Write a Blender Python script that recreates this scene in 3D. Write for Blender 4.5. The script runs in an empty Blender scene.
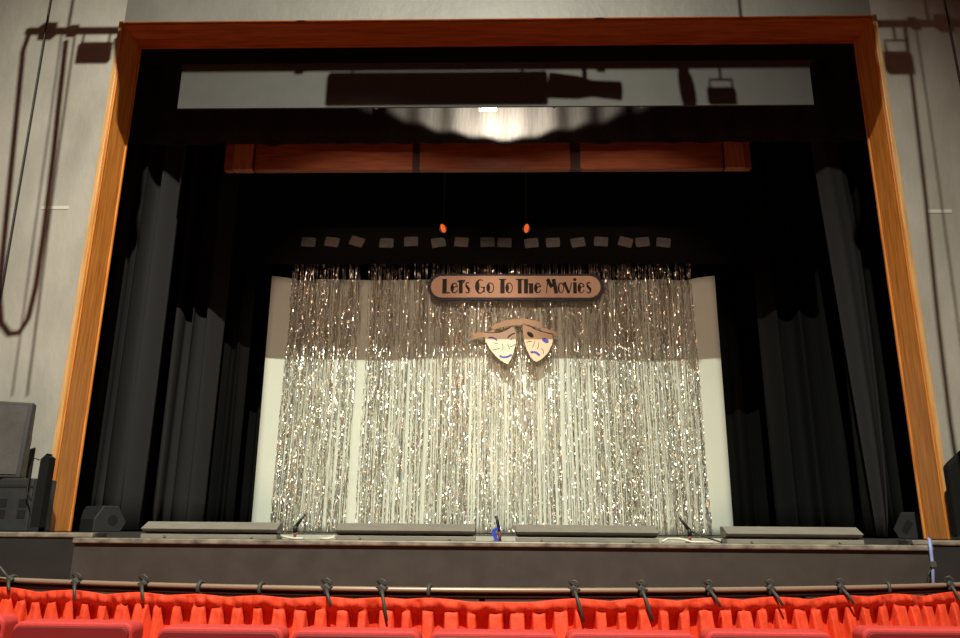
import bpy, bmesh, math, random
from mathutils import Vector, Matrix
rnd = random.Random(11)
S = bpy.context.scene
COL = S.collection
PI = math.pi

# ---------------------------------------------------------------- camera
F_PX, PITCH, YAW, ROLL = 761.7, 0.270671, 0.027718, 0.008749
CAM = Vector((0.1086, 0.0, 0.06))
_fw = Vector((-math.sin(YAW)*math.cos(PITCH), math.cos(YAW)*math.cos(PITCH), math.sin(PITCH)))
_r0 = Vector((math.cos(YAW), math.sin(YAW), 0)); _u0 = _r0.cross(_fw)
_rt = math.cos(ROLL)*_r0 + math.sin(ROLL)*_u0
_up = -math.sin(ROLL)*_r0 + math.cos(ROLL)*_u0
cd = bpy.data.cameras.new('camera'); cam = bpy.data.objects.new('camera', cd); COL.objects.link(cam)
cam.matrix_world = Matrix(((_rt.x, _up.x, -_fw.x, CAM.x), (_rt.y, _up.y, -_fw.y, CAM.y), (_rt.z, _up.z, -_fw.z, CAM.z), (0, 0, 0, 1)))
cd.sensor_width = 36; cd.lens = F_PX*36/960; cd.clip_end = 200
S.camera = cam

def ray(px, py):
    return (_fw + _rt*((px-480)/F_PX) + _up*((319-py)/F_PX))
def at(px, py, Y):                       # the point of the plane y = Y seen at a pixel
    d = ray(px, py); t = (Y-CAM.y)/d.y
    return CAM + d*t
def onz(px, py, Z):
    d = ray(px, py); t = (Z-CAM.z)/d.z
    return CAM + d*t

# ---------------------------------------------------------------- light
_zp, _zm = at(500, 104.5, 9.58).z, at(515, 337.5, 13.74).z      # lower edge of the grey panel, edge of its shade on the masks
KEY = Vector((0.0, -3.0, _zp+(_zp-_zm)/(13.74-9.58)*12.58))
def lamp(name, kind, loc, target, power, color, **kw):
    l = bpy.data.lights.new(name, kind); o = bpy.data.objects.new(name, l); COL.objects.link(o)
    o.location = loc
    o.rotation_euler = (Vector(target)-Vector(loc)).to_track_quat('-Z', 'Y').to_euler()
    l.energy = power; l.color = color
    for k, v in kw.items(): setattr(l, k, v)
    return o
lamp('key_spotlight', 'SPOT', KEY, (-1.7, 7.6, 0.0), 17200, (1, .99, .82), spot_size=math.radians(80), spot_blend=1, shadow_soft_size=.035)
for sx in (-1, 1):
    lamp('warm_spotlight', 'SPOT', (sx*1.5, -6, 5.0), (sx*2.0, 14, 2.9), 4300, (1, .70, .51), spot_size=math.radians(19), spot_blend=.35, shadow_soft_size=.25)
w = bpy.data.worlds.new('world'); S.world = w; w.use_nodes = True
w.node_tree.nodes['Background'].inputs[0].default_value = (1, .72, .5, 1)
w.node_tree.nodes['Background'].inputs[1].default_value = .02
S.view_settings.view_transform = 'Standard'; S.view_settings.look = 'None'
S.view_settings.exposure = 0; S.view_settings.gamma = 1; S.view_settings.use_curve_mapping = False

# ---------------------------------------------------------------- materials
def mat(name, color, rough=.6, metal=0, spec=.5, noise=0, nscale=8, stretch=(1, 1, 1), bump=0, color2=None, sheen=0, emit=None, estr=0, bscale=None):
    m = bpy.data.materials.new(name); m.use_nodes = True
    nt = m.node_tree; b = nt.nodes['Principled BSDF']
    b.inputs['Base Color'].default_value = (*color, 1)
    b.inputs['Roughness'].default_value = rough; b.inputs['Metallic'].default_value = metal
    b.inputs['Specular IOR Level'].default_value = spec
    if sheen: b.inputs['Sheen Weight'].default_value = sheen
    if emit:
        b.inputs['Emission Color'].default_value = (*emit, 1); b.inputs['Emission Strength'].default_value = estr
    if noise or bump:
        tc = nt.nodes.new('ShaderNodeTexCoord'); mp = nt.nodes.new('ShaderNodeMapping'); mp.inputs['Scale'].default_value = stretch
        nt.links.new(tc.outputs['Object'], mp.inputs[0])
        nz = nt.nodes.new('ShaderNodeTexNoise'); nz.inputs['Scale'].default_value = nscale; nz.inputs['Detail'].default_value = 6
        nt.links.new(mp.outputs[0], nz.inputs['Vector'])
        if noise:
            cr = nt.nodes.new('ShaderNodeValToRGB')
            c2 = color2 or tuple(c*(1-noise) for c in color)
            cr.color_ramp.elements[0].color = (*c2, 1); cr.color_ramp.elements[1].color = (*color, 1)
            cr.color_ramp.elements[0].position = .32; cr.color_ramp.elements[1].position = .66
            nt.links.new(nz.outputs['Fac'], cr.inputs[0]); nt.links.new(cr.outputs[0], b.inputs['Base Color'])
        if bump:
            bp = nt.nodes.new('ShaderNodeBump'); bp.inputs['Strength'].default_value = bump; bp.inputs['Distance'].default_value = .02
            src = nz
            if bscale:
                src = nt.nodes.new('ShaderNodeTexNoise'); src.inputs['Scale'].default_value = bscale; src.inputs['Detail'].default_value = 4
                nt.links.new(mp.outputs[0], src.inputs['Vector'])
            nt.links.new(src.outputs['Fac'], bp.inputs['Height']); nt.links.new(bp.outputs[0], b.inputs['Normal'])
    return m
M = {}
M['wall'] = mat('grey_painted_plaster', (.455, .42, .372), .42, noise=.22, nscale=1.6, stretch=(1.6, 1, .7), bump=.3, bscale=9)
M['walltop'] = mat('dimmed_grey_plaster', (.20, .187, .168), .5, noise=.2, nscale=1.6, stretch=(1, 1, .7), bump=.3, bscale=9)  # weaker light high on the wall, put into a darker colour
M['wood'] = mat('varnished_wood', (.80, .30, .06), .42, spec=.25, noise=1, color2=(.52, .16, .026), nscale=3.2, stretch=(9, 9, .6), bump=.03)
M['woodedge'] = mat('highlight_wood_edge', (.80, .44, .17), .3, noise=.35, nscale=3.2, stretch=(9, 9, .6))  # glossy highlight along the post edges, painted as paler wood
M['woodh'] = mat('varnished_header_wood', (.62, .17, .04), .6, spec=.15, noise=1, color2=(.36, .09, .022), nscale=3.2, stretch=(.6, 9, 9), bump=.03)
M['woodtruss'] = mat('red_brown_timber', (.42, .12, .04), .5, noise=1, color2=(.26, .06, .02), nscale=3, stretch=(.7, 8, 8))
M['woodpale'] = mat('orange_brown_timber', (.60, .22, .09), .5, noise=.3, nscale=3, stretch=(8, 8, 1))
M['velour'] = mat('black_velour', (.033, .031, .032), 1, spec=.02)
M['velourdim'] = mat('darker_black_velour', (.012, .012, .012), 1, spec=.02)  # darker than the plain black velour
M['border'] = mat('black_serge', (.03, .028, .026), .95, spec=.1, noise=.3, nscale=6, stretch=(6, 1, .4))
M['deep'] = mat('black_duvetyne', (.008, .008, .008), 1, spec=.05)
M['greypanel'] = mat('grey_painted_board', (.062, .060, .056), .7, noise=.12, nscale=4)
M['stagefloor'] = mat('black_stage_floor', (.05, .045, .042), .55, noise=.4, nscale=5)
M['fascia'] = mat('charcoal_painted_board', (.064, .052, .045), .55, noise=.25, nscale=5, bump=.1)
M['fasciadark'] = mat('shaded_fascia_board', (.022, .021, .020), .6, noise=.25, nscale=5)  # shade on the set-back side fascia, put into the colour
M['lip'] = mat('worn_nosing', (.34, .29, .23), .45, noise=1, color2=(.10, .085, .07), nscale=3, stretch=(2.5, 4, 4))
M['box'] = mat('grey_brown_lacquer', (.27, .24, .205), .5, noise=.2, nscale=5, stretch=(1, 3, 3))
M['black'] = mat('matt_black', (.018, .018, .019), .5)
M['blacksoft'] = mat('black_cloth', (.012, .012, .012), .95, spec=.1)
M['case'] = mat('black_case_laminate', (.035, .037, .038), .5, noise=.3, nscale=7)
M['grille'] = mat('speaker_grille', (.075, .066, .061), .6, noise=.4, nscale=3, bump=.4, bscale=180)
M['wedge'] = mat('black_textured_paint', (.021, .021, .022), .6, bump=.2, nscale=60)
M['hole'] = mat('dark_hole', (.004, .004, .004), .9)
M['backdrop'] = mat('white_backdrop_cloth', (.74, .79, .69), .85, noise=.04, nscale=1.5)
M['peach'] = mat('peach_board', (.93, .62, .44), .6, noise=.05, nscale=6)
M['cream'] = mat('cream_board', (.92, .80, .62), .6)
M['tan'] = mat('tan_board', (.88, .66, .45), .6)
M['navy'] = mat('navy_paint', (.012, .012, .045), .5)
M['blue'] = mat('blue_paint', (.025, .03, .40), .5)
M['ink'] = mat('black_ink', (.012, .010, .010), .6)
M['redcloth'] = mat('red_skirt_cloth', (.80, .055, .012), .75, noise=.12, nscale=9, bump=.5, bscale=22, stretch=(1, 1, .6))
M['redseat'] = mat('red_upholstery', (.58, .040, .034), .75, noise=.15, nscale=60)
M['redback'] = mat('dark_red_vinyl', (.20, .010, .012), .55)
M['rail'] = mat('tan_metal_pipe', (.36, .25, .18), .4, metal=.3)
M['raildark'] = mat('dark_brown_rail', (.05, .022, .018), .5)
M['tie'] = mat('dark_grey_ribbon', (.05, .05, .045), .6)
M['card'] = mat('dim_grey_card', (.11, .11, .105), .5, noise=1, color2=(.06, .055, .05), nscale=9)
M['cardpink'] = mat('pinkish_card', (.16, .10, .08), .5, noise=1, color2=(.08, .06, .055), nscale=9)
M['redlens'] = mat('orange_red_gel', (.4, .06, .01), .4, emit=(1, .13, .012), estr=.8)
M['hotlens'] = mat('bright_lens', (.9, .9, .85), .3, emit=(1, .88, .68), estr=6)
M['ember'] = mat('red_indicator', (.4, .02, .01), .4, emit=(1, .05, .02), estr=1.0)
M['barn'] = mat('lit_barn_door', (.55, .50, .40), .5)  # lamplight catching the door edges, painted as a pale colour
M['steel'] = mat('galvanised_steel', (.3, .29, .27), .4, metal=.8)
M['whitecable'] = mat('white_cable', (.75, .70, .58), .5)
M['bluecable'] = mat('pale_blue_cable', (.30, .36, .68), .45)
M['bluetape'] = mat('blue_tape', (.05, .08, .62), .45)
M['brick'] = mat('red_brown_plastic', (.30, .07, .05), .5)
M['carpet'] = mat('red_carpet', (.50, .15, .10), .95, noise=.2, nscale=30)
M['riser'] = mat('pale_painted_riser', (.60, .58, .48), .6, noise=.3, nscale=3, stretch=(2, 1, 1))
M['chalk'] = mat('pale_paint_smear', (.62, .60, .54), .5)

def foil_material():
    m = bpy.data.materials.new('silver_foil'); m.use_nodes = True; nt = m.node_tree; b = nt.nodes['Principled BSDF']
    b.inputs['Metallic'].default_value = 1; b.inputs['Roughness'].default_value = .30
    tc = nt.nodes.new('ShaderNodeTexCoord'); mp = nt.nodes.new('ShaderNodeMapping'); mp.inputs['Scale'].default_value = (40, 40, 9)
    nz = nt.nodes.new('ShaderNodeTexNoise'); nz.inputs['Scale'].default_value = 1; nz.inputs['Detail'].default_value = 2
    cr = nt.nodes.new('ShaderNodeValToRGB'); e = cr.color_ramp.elements
    e[0].position = .30; e[0].color = (.55, .65, .9, 1); e[1].position = .42; e[1].color = (.86, .85, .80, 1)
    x = e.new(.58); x.color = (.88, .82, .66, 1); x = e.new(.68); x.color = (.9, .42, .22, 1)
    nt.links.new(tc.outputs['Object'], mp.inputs[0]); nt.links.new(mp.outputs[0], nz.inputs['Vector'])
    nt.links.new(nz.outputs['Fac'], cr.inputs[0]); nt.links.new(cr.outputs[0], b.inputs['Base Color'])
    return m
M['foil'] = foil_material()

# ---------------------------------------------------------------- mesh builder
class MB:
    def __init__(s): s.v = []; s.f = []; s.sm = []
    def add(s, vs, fs, smooth=False):
        o = len(s.v); s.v += [tuple(v) for v in vs]; s.f += [tuple(i+o for i in f) for f in fs]; s.sm += [smooth]*len(fs); return s
    def box(s, c, d, R=None):
        vs = []
        for z in (-1, 1):
            for x, y in ((-1, -1), (1, -1), (1, 1), (-1, 1)):
                p = Vector((x*d[0]/2, y*d[1]/2, z*d[2]/2))
                if R: p = R @ p
                vs.append(p+Vector(c))
        return s.add(vs, [(3, 2, 1, 0), (4, 5, 6, 7), (0, 1, 5, 4), (1, 2, 6, 5), (2, 3, 7, 6), (3, 0, 4, 7)])
    def bounds(s, a, b): return s.box([(a[i]+b[i])/2 for i in range(3)], [abs(b[i]-a[i]) for i in range(3)])
    def prism(s, poly, vec):             # poly: 3-D loop, pushed along vec
        n = len(poly); vec = Vector(vec)
        vs = [Vector(p) for p in poly]+[Vector(p)+vec for p in poly]
        return s.add(vs, [tuple(range(n)), tuple(range(2*n-1, n-1, -1))]+[(i, i+n, (i+1) % n+n, (i+1) % n) for i in range(n)])
    def tube(s, pts, r, n=8, closed=False):
        pts = [Vector(p) for p in pts]; k = len(pts); vs = []; fs = []
        rr = r if isinstance(r, (list, tuple)) else [r]*k
        ref = None
        for i, p in enumerate(pts):
            t = (pts[min(i+1, k-1)]-pts[max(i-1, 0)]).normalized()
            if ref is None: ref = t.orthogonal().normalized()
            ref = (ref-t*ref.dot(t)).normalized(); q = t.cross(ref)
            for j in range(n):
                a = 2*PI*j/n; vs.append(p+(ref*math.cos(a)+q*math.sin(a))*rr[i])
        for i in range(k-1):
            for j in range(n): fs.append((i*n+j, i*n+(j+1) % n, (i+1)*n+(j+1) % n, (i+1)*n+j))
        s.add(vs, fs, True)
        o = len(s.v)-k*n
        s.f += [tuple(o+j for j in range(n-1, -1, -1)), tuple(o+(k-1)*n+j for j in range(n))]; s.sm += [False]*2
        return s
    def grid(s, fn, nu, nv, smooth=True):
        vs = [fn(i/nu, j/nv) for j in range(nv+1) for i in range(nu+1)]
        return s.add(vs, [(j*(nu+1)+i, j*(nu+1)+i+1, (j+1)*(nu+1)+i+1, (j+1)*(nu+1)+i) for j in range(nv) for i in range(nu)], smooth)
    def build(s, name, m, parent=None, bevel=0, seg=2, solid=0):
        me = bpy.data.meshes.new(name); 
        base = Vector((0, 0, 0))
        if parent is None and s.v:
            xs = [v[0] for v in s.v]; ys = [v[1] for v in s.v]; zs = [v[2] for v in s.v]
            base = Vector(((min(xs)+max(xs))/2, (min(ys)+max(ys))/2, min(zs)))
        elif parent is not None:
            q = parent
            while q is not None: base += q.location; q = q.parent
        me.from_pydata([Vector(v)-base for v in s.v], [], s.f); me.materials.append(m)
        me.polygons.foreach_set('use_smooth', s.sm); me.update()
        o = bpy.data.objects.new(name, me); COL.objects.link(o)
        if parent is not None: o.parent = parent
        else: o.location = base
        bm = bmesh.new(); bm.from_mesh(me); bmesh.ops.recalc_face_normals(bm, faces=bm.faces); bm.to_mesh(me); bm.free()
        if solid:
            md = o.modifiers.new('solid', 'SOLIDIFY'); md.thickness = solid; md.offset = 0
        if bevel:
            md = o.modifiers.new('bevel', 'BEVEL'); md.width = bevel; md.segments = seg; md.limit_method = 'ANGLE'; md.angle_limit = math.radians(40)
        return o

def tag(o, label, cat, group=None, kind=None):
    o['label'] = label; o['category'] = cat
    if group: o['group'] = group
    if kind: o['kind'] = kind
    return o
def struct(o): o['kind'] = 'structure'; return o
def thing(name, label, cat, loc, group=None):
    o = bpy.data.objects.new(name, None); COL.objects.link(o); o.location = loc; o.empty_display_size = .1
    return tag(o, label, cat, group)
def copy_thing(o, loc, label):
    c = o.copy(); COL.objects.link(c); c.location = loc; c['label'] = label
    for ch in o.children:
        d = ch.copy(); COL.objects.link(d); d.parent = c
        for g in ch.children:
            e = g.copy(); COL.objects.link(e); e.parent = d
    return c
ORD = ['leftmost', 'second from left', 'third from left', 'fourth from left', 'fifth from left', 'sixth from left', 'seventh from left', 'eighth from left',
       'eighth from right', 'seventh from right', 'sixth from right', 'fifth from right', 'fourth from right', 'third from right', 'second from right', 'rightmost']
def ordn(i, n):
    if i == 0: return 'leftmost'
    if i == n-1: return 'rightmost'
    return (ORD[i] if i < n/2 else ORD[15-(n-1-i)])

# ---------------------------------------------------------------- structure
PW, PH = 10.412/2, 6.86                 # half width and height of the proscenium, outside its frame
FY, FB = 9.0, 9.55                    # front and back of its frame
AUD = -1.10
GAP = .03
struct(MB().bounds((-10, 9.06, AUD), (-PW+GAP, 9.5, 11)).build('wall_left', M['wall']))
struct(MB().bounds((PW-GAP, 9.06, AUD), (10, 9.5, 11)).build('wall_right', M['wall']))
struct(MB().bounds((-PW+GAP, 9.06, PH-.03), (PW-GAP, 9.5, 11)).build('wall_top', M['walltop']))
struct(MB().bounds((-10, -9, AUD-.2), (10, 8.3, AUD)).build('floor_auditorium', M['carpet']))
AL, AR = at(75, 541, 7.6).x, at(930, 541, 7.6).x
struct(MB().bounds((-10, 8.0, AUD), (AL, 8.2, 0)).bounds((AR, 8.0, AUD), (10, 8.2, 0)).bounds((-10, 8.2, AUD), (10, 16.5, 0)).build('floor', M['stagefloor']))
struct(MB().bounds((-9.99, 7.97, AUD), (AL-.01, 8.02, -.045)).build('wall_fascia_left', M['fasciadark']))
struct(MB().bounds((AR+.01, 7.97, AUD), (9.99, 8.02, -.045)).build('wall_fascia_right', M['fasciadark']))
APZ = -.045
fa = MB().bounds((AL, 7.6, AUD), (AR, 8.2, APZ-.005))
struct(fa.build('wall_apron', M['fascia']))
for i_, (a_, b_) in enumerate(((278, 337), (473, 518), (656, 729))):
    struct(MB().bounds((at(a_, 538, 8.19).x, 8.185, APZ), (at(b_, 538, 8.19).x, 8.199, .002)).build('trim_%d' % (7+i_), M['riser']))
n1 = MB().bounds((AL-.01, 7.565, APZ-.045), (AR+.01, 7.75, APZ+.004)); struct(n1.build('trim_4', M['lip'], bevel=.012))
n2 = MB().bounds((-9.9, 7.95, -.045), (AL-.02, 8.1, .004)); struct(n2.build('trim_5', M['lip'], bevel=.012))
n2 = MB().bounds((AR+.02, 7.95, -.045), (9.9, 8.1, .004)); struct(n2.build('trim_6', M['lip'], bevel=.012))
struct(MB().bounds((-10, 16.3, 0), (10, 16.5, 11)).build('wall_stage_back', M['deep']))
struct(MB().bounds((-10, 9.5, 0), (-9.8, 16.3, 11)).build('wall_stage_left', M['deep']))
struct(MB().bounds((9.8, 9.5, 0), (10, 16.3, 11)).build('wall_stage_right', M['deep']))
struct(MB().bounds((-10, 9.06, 11), (10, 16.5, 11.2)).build('ceiling', M['deep']))

# proscenium frame: narrow front edge, deep reveal, bead along the back edge
FT = .065
def jamb(sgn):
    o = sgn*PW; i = sgn*(PW-FT)
    b = MB().prism([(o, FY, 0), (i, FY, 0), (i, FB, 0), (o, FB, 0)], (0, 0, PH))
    b.bounds((i-sgn*.018, FB-.06, 0), (i+sgn*.02, FB-.02, PH-FT))
    b.bounds((i-sgn*.012, FY+.02, 0), (i+sgn*.02, FY+.045, PH-FT))
    return b
struct(jamb(-1).build('trim_1', M['wood'], bevel=.03, seg=3))
struct(jamb(1).build('trim_2', M['wood'], bevel=.03, seg=3))
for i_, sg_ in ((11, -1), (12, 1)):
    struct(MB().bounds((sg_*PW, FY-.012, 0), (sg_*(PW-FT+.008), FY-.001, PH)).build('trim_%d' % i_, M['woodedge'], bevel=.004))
h = MB().bounds((-PW+FT, FY, PH-FT), (PW-FT, FB, PH))
h.bounds((-PW+FT, FB-.06, PH-FT-.018), (PW-FT, FB-.02, PH-FT+.02))
struct(h.build('trim_3', M['woodh'], bevel=.012))

# ---------------------------------------------------------------- drapery and masking on stage
def curtain(name, label, x0, x1, Y, z0, z1, folds, amp, seed, m='velour', cat='curtain', lean=0, nv=14, group=None):
    r = random.Random(seed); ph = [r.uniform(0, 6.28) for _ in range(4)]
    nu = max(40, int(folds*24))
    def fn(u, v):
        a = amp*(1.0*math.sin(2*PI*folds*u+ph[0]+.5*math.sin(3*v+ph[1]))+.3*math.sin(2*PI*folds*.53*u+ph[2])+.25*math.sin(2*PI*folds*1.9*u+ph[3]+v))
        return (x0+(x1-x0)*u+.35*amp*math.sin(2*PI*folds*u*1.3+ph[2]) + lean*(1-v), Y+a, z0+(z1-z0)*v)
    t = thing(name, label, cat, ((x0+x1)/2, Y, z0), group)
    MB().grid(fn, nu, nv).build('cloth', M[m], t, solid=.004)
    MB().tube([(x0-.05, Y, z1+.02), (x1+.05, Y, z1+.02)], .025, 8).build('batten', M['black'], t)
    for x in (x0+.1, x1-.1): MB().tube([(x, Y, z1+.02), (x, Y, 11)], .006, 6).build('hanging_cable', M['black'], t)
    return t
curtain('leg_curtain', 'front black velour leg curtain just behind the left wooden post', at(70, 400, 11.2).x-.6, at(152, 380, 11.2).x, 11.2, .02, 7.2, 6.2, .15, 3)
curtain('leg_curtain', 'second black leg curtain with grey lit folds, upstage of the front left one', at(120, 400, 13.2).x-.4, at(213, 380, 13.2).x, 13.2, .02, 7.5, 6.5, .14, 5)
curtain('leg_curtain', 'rearmost black leg curtain between the left folds and the white backdrop', at(150, 400, 13.9).x, at(245, 380, 13.9).x, 13.9, .02, 8, 7, .07, 9, 'deep')
xe_t, xe_b = at(815, 168, 11.2), at(876, 530, 11.2)
t = thing('leg_curtain', 'narrow black leg curtain on the right, its lit grey edge slanting outward to the floor', 'curtain', (xe_b.x, 11.2, 0))
def fn(u, v):
    z = .02+7.2*v
    k = (z-xe_b.z)/(xe_t.z-xe_b.z); xe = xe_b.x+(xe_t.x-xe_b.x)*k
    wdt = .16+.30*max(0, min(1, k*1.25))**.6+.05*math.sin(2.2*k)
    y = 11.2-.10*math.sin(PI*min(1, u*1.15))+.020*math.sin(u*11+k*2)+.14*max(0, u-.75)
    return (xe+wdt*u, y, z)
MB().grid(fn, 40, 24).build('cloth', M['velour'], t, solid=.004)
MB().tube([(xe_t.x-.3, 11.2, 7.24), (6.5, 11.2, 7.24)], .025, 8).build('batten', M['black'], t)
for x in (xe_t.x, 6.2): MB().tube([(x, 11.2, 7.24), (x, 11.2, 11)], .006, 6).build('hanging_cable', M['black'], t)
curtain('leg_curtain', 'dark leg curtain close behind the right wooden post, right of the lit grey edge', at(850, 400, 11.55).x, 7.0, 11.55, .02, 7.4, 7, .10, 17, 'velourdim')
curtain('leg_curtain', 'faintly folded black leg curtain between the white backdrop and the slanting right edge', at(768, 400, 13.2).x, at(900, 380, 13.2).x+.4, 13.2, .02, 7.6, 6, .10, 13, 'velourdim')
curtain('back_curtain', 'black curtain closing the stage behind the white backdrop', -8.5, 8.5, 15.6, .02, 9, 40, .08, 21, 'deep')

# grey valance panel close behind the header
a, b = at(183, 64, 9.58), at(814, 104.5, 9.58)
t = thing('valance_panel', 'long grey painted panel hanging under the wooden header, marked by lamp shadows', 'panel', ((a.x+b.x)/2, 9.58, b.z))
MB().bounds((a.x, 9.58, b.z), (b.x, 9.61, a.z+.25)).build('board', M['greypanel'], t)
MB().tube([(a.x, 9.60, a.z+.3), (b.x, 9.60, a.z+.3)], .018).build('batten', M['black'], t)
for x in (-2.4, 0, 2.4): MB().tube([(x, 9.60, a.z+.3), (x, 9.60, 11)], .006, 6).build('hanging_cable', M['black'], t)
zb = at(480, 52, 9.57).z
t = thing('header_border', 'black cloth strip hanging between the wooden header and the grey panel', 'curtain', (0, 9.565, at(480, 63, 9.565).z))
MB().grid(lambda u, v: (-5.4+10.8*u, 9.565+.004*math.sin(60*u), at(480, 62, 9.565).z+1.6*v), 90, 3).build('cloth', M['deep'], t, solid=.004)
# serge border lit by the electric behind the panel
zb = at(480, 143, 10.7).z
t = thing('border_curtain', 'pleated black border above the red timber header, lit white in its middle', 'curtain', (0, 10.7, zb))
def fn(u, v): return (-6.2+12.4*u, 10.7+.028*math.sin(150*u)+.02*math.sin(61*u+1), zb+.012*math.sin(47*u)+1.9*v)
MB().grid(fn, 420, 6).build('cloth', M['border'], t, solid=.004)
MB().tube([(-6.2, 10.73, zb+.03), (6.2, 10.73, zb+.03)], .012, 6).build('bottom_hem', M['border'], t)
MB().tube([(-6.3, 10.7, zb+1.95), (6.3, 10.7, zb+1.95)], .03).build('batten', M['black'], t)
for x in (-5, 0, 5): MB().tube([(x, 10.7, zb+1.95), (x, 10.7, 11)], .006, 6).build('hanging_cable', M['black'], t)
# timber header under it
a, b = at(226, 144, 11.0), at(749, 168, 11.0)
t = thing('timber_header', 'red brown timber beam hanging below the pleated border with orange end blocks', 'beam', ((a.x+b.x)/2, 11.0, b.z))
def hb(p0, p1, dy, nm, m):
    x0, x1 = at(p0, 150, 11.0).x, at(p1, 150, 11.0).x
    return MB().bounds((x0, 11.0-dy, b.z), (x1, 11.12, a.z+.06)).build(nm, M[m], t, bevel=.006)
hb(226, 234, 0, 'end_post', 'woodtruss')
e1 = hb(235, 254, .03, 'end_block', 'woodpale'); e1['label'] = 'orange end block'
hb(256, 413, .0, 'board', 'woodtruss'); hb(420, 570, 0, 'board', 'woodtruss'); hb(580, 722, 0, 'board', 'woodtruss')
e1 = hb(724, 743, .03, 'end_block', 'woodpale'); e1['label'] = 'orange end block'
for p0, p1 in ((254, 257), (412, 421), (569, 581), (721, 725)): hb(p0, p1, -.03, 'joint_strip', 'raildark')
hb(743, 750, 0, 'end_post', 'woodtruss')
for px in (300, 660): MB().tube([(at(px, 150, 11.0).x, 11.06, a.z), (at(px, 150, 11.0).x, 11.06, 11)], .006, 6).build('hanging_cable', M['black'], t)
# plain black border carrying the cards
zc = at(490, 264, 13.6).z
t = thing('border_curtain', 'plain black border carrying a row of small cards above the foil curtain', 'curtain', (0, 13.6, zc))
MB().grid(lambda u, v: (-7+14*u, 13.6+.01*math.sin(90*u), zc+3.6*v), 200, 3).build('cloth', M['deep'], t, solid=.004)
MB().tube([(-7, 13.6, zc+3.62), (7, 13.6, zc+3.62)], .03).build('batten', M['black'], t)
for x in (-5, 0, 5): MB().tube([(x, 13.6, zc+3.62), (x, 13.6, 11)], .006, 6).build('hanging_cable', M['black'], t)

# ---------------------------------------------------------------- electric behind the grey panel
EY = 9.98
zl = at(490, 104, EY).z
def stage_light(px, label, hot=False, tilt=0):
    x = at(px, 104, EY).x
    t = thing('stage_light', label, 'stage light', (x, EY, zl), 'stage lights behind the grey panel')
    MB().box((x, EY, zl+.20), (.26, .22, .26)).build('body', M['black'], t, bevel=.02)
    MB().tube([(x-.16, EY, zl+.22), (x-.16, EY, zl+.42), (x+.16, EY, zl+.42), (x+.16, EY, zl+.22)], .012, 6).build('yoke', M['black'], t)
    MB().tube([(x, EY, zl+.42), (x, EY, zl+.60)], .02, 6).build('clamp', M['black'], t)
    if hot:
        MB().bounds((x-.13, EY-.08, zl-.085), (x+.13, EY+.06, zl-.035)).build('lens', M['hotlens'], t)
        MB().bounds((x-.14, EY-.12, zl-.035), (x+.14, EY-.09, zl+.09)).build('barn_door', M['brick'], t)
        MB().box((x-.03, EY-.16, zl-.10), (.20, .05, .07), Matrix.Rotation(-.25, 3, 'Y')).build('barn_door', M['black'], t, bevel=.01)
    else:
        MB().box((x, EY-.06, zl-.01), (.035, .10, .15)).build('barn_door', M['barn'], t)
    return t
stage_light(377, 'black stage light with a pale door edge, left of the bright one')
stage_light(488, 'lit stage light glowing white below the grey panel', True)
stage_light(554, 'black stage light with a pale door edge, just right of the bright one')
stage_light(641, 'black stage light with a pale door edge, farther right behind the panel')
t = thing('lighting_pipe', 'black lighting pipe hidden behind the grey panel on the stage', 'pipe', (0, EY, zl+.6))
MB().tube([(-4, EY, zl+.62), (4, EY, zl+.62)], .025).build('pipe', M['black'], t)
for x in (-3, 3): MB().tube([(x, EY, zl+.62), (x, EY, 11)], .006, 6).build('hanging_cable', M['black'], t)
xl = at(500, 104, EY).x
lamp('electric_lamp', 'SPOT', (xl, EY+.12, zl-.09), (xl+.02, 10.7, zl+1.18), 820, (1, .9, .74), spot_size=math.radians(151), spot_blend=.12, shadow_soft_size=.05)

# two small lamps glowing orange above the cards
for px, py, lab in ((443, 228, 'orange red glowing lamp above the cards, left of the two'), (526.5, 228, 'orange red glowing lamp above the cards, right of the two')):
    p = at(px, py, 13.2)
    t = thing('stage_lamp', lab, 'stage light', p, 'glowing lamps above the cards')
    tilt = .35 if px < 480 else -.15
    R = Matrix.Rotation(-tilt, 3, 'Y')
    ring = []
    for k in range(20): ring.append(R @ Vector((.042*math.cos(2*PI*k/20), 0, .085*math.sin(2*PI*k/20)))+p)
    MB().prism(ring, (0, .03, 0)).build('lens', M['redlens'], t)
    MB().tube([p+Vector((0, .03, 0)), p+Vector((0, .26, .05))], [.075, .09], 14).build('body', M['black'], t)
    MB().tube([p+Vector((0, .15, .06)), Vector((p.x, p.y+.15, 11))], .012, 6).build('hanger', M['black'], t)

# ---------------------------------------------------------------- backdrop, foil, sign, masks, cards
BY = 14.22
def fn(u, v):
    p0 = at(250.5, 535, BY).x; p1 = at(734, 537, BY).x
    zt = at(480, 279, BY).z+.05*abs(2*u-1)**6-.02*math.sin(PI*u)-.05*math.exp(-((abs(2*u-1)-.86)/.06)**2)
    x = p0+(p1-p0)*u
    return (x, BY+.03*math.sin(9*u)+.02*math.sin(23*u+2*v)-.06*abs(2*u-1)**10*v, .01+(zt-.01)*v)
o = MB().grid(fn, 80, 30).build('backdrop', M['backdrop'], solid=.008)
tag(o, 'plain white backdrop sheet standing behind the silver foil curtain', 'backdrop')

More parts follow.
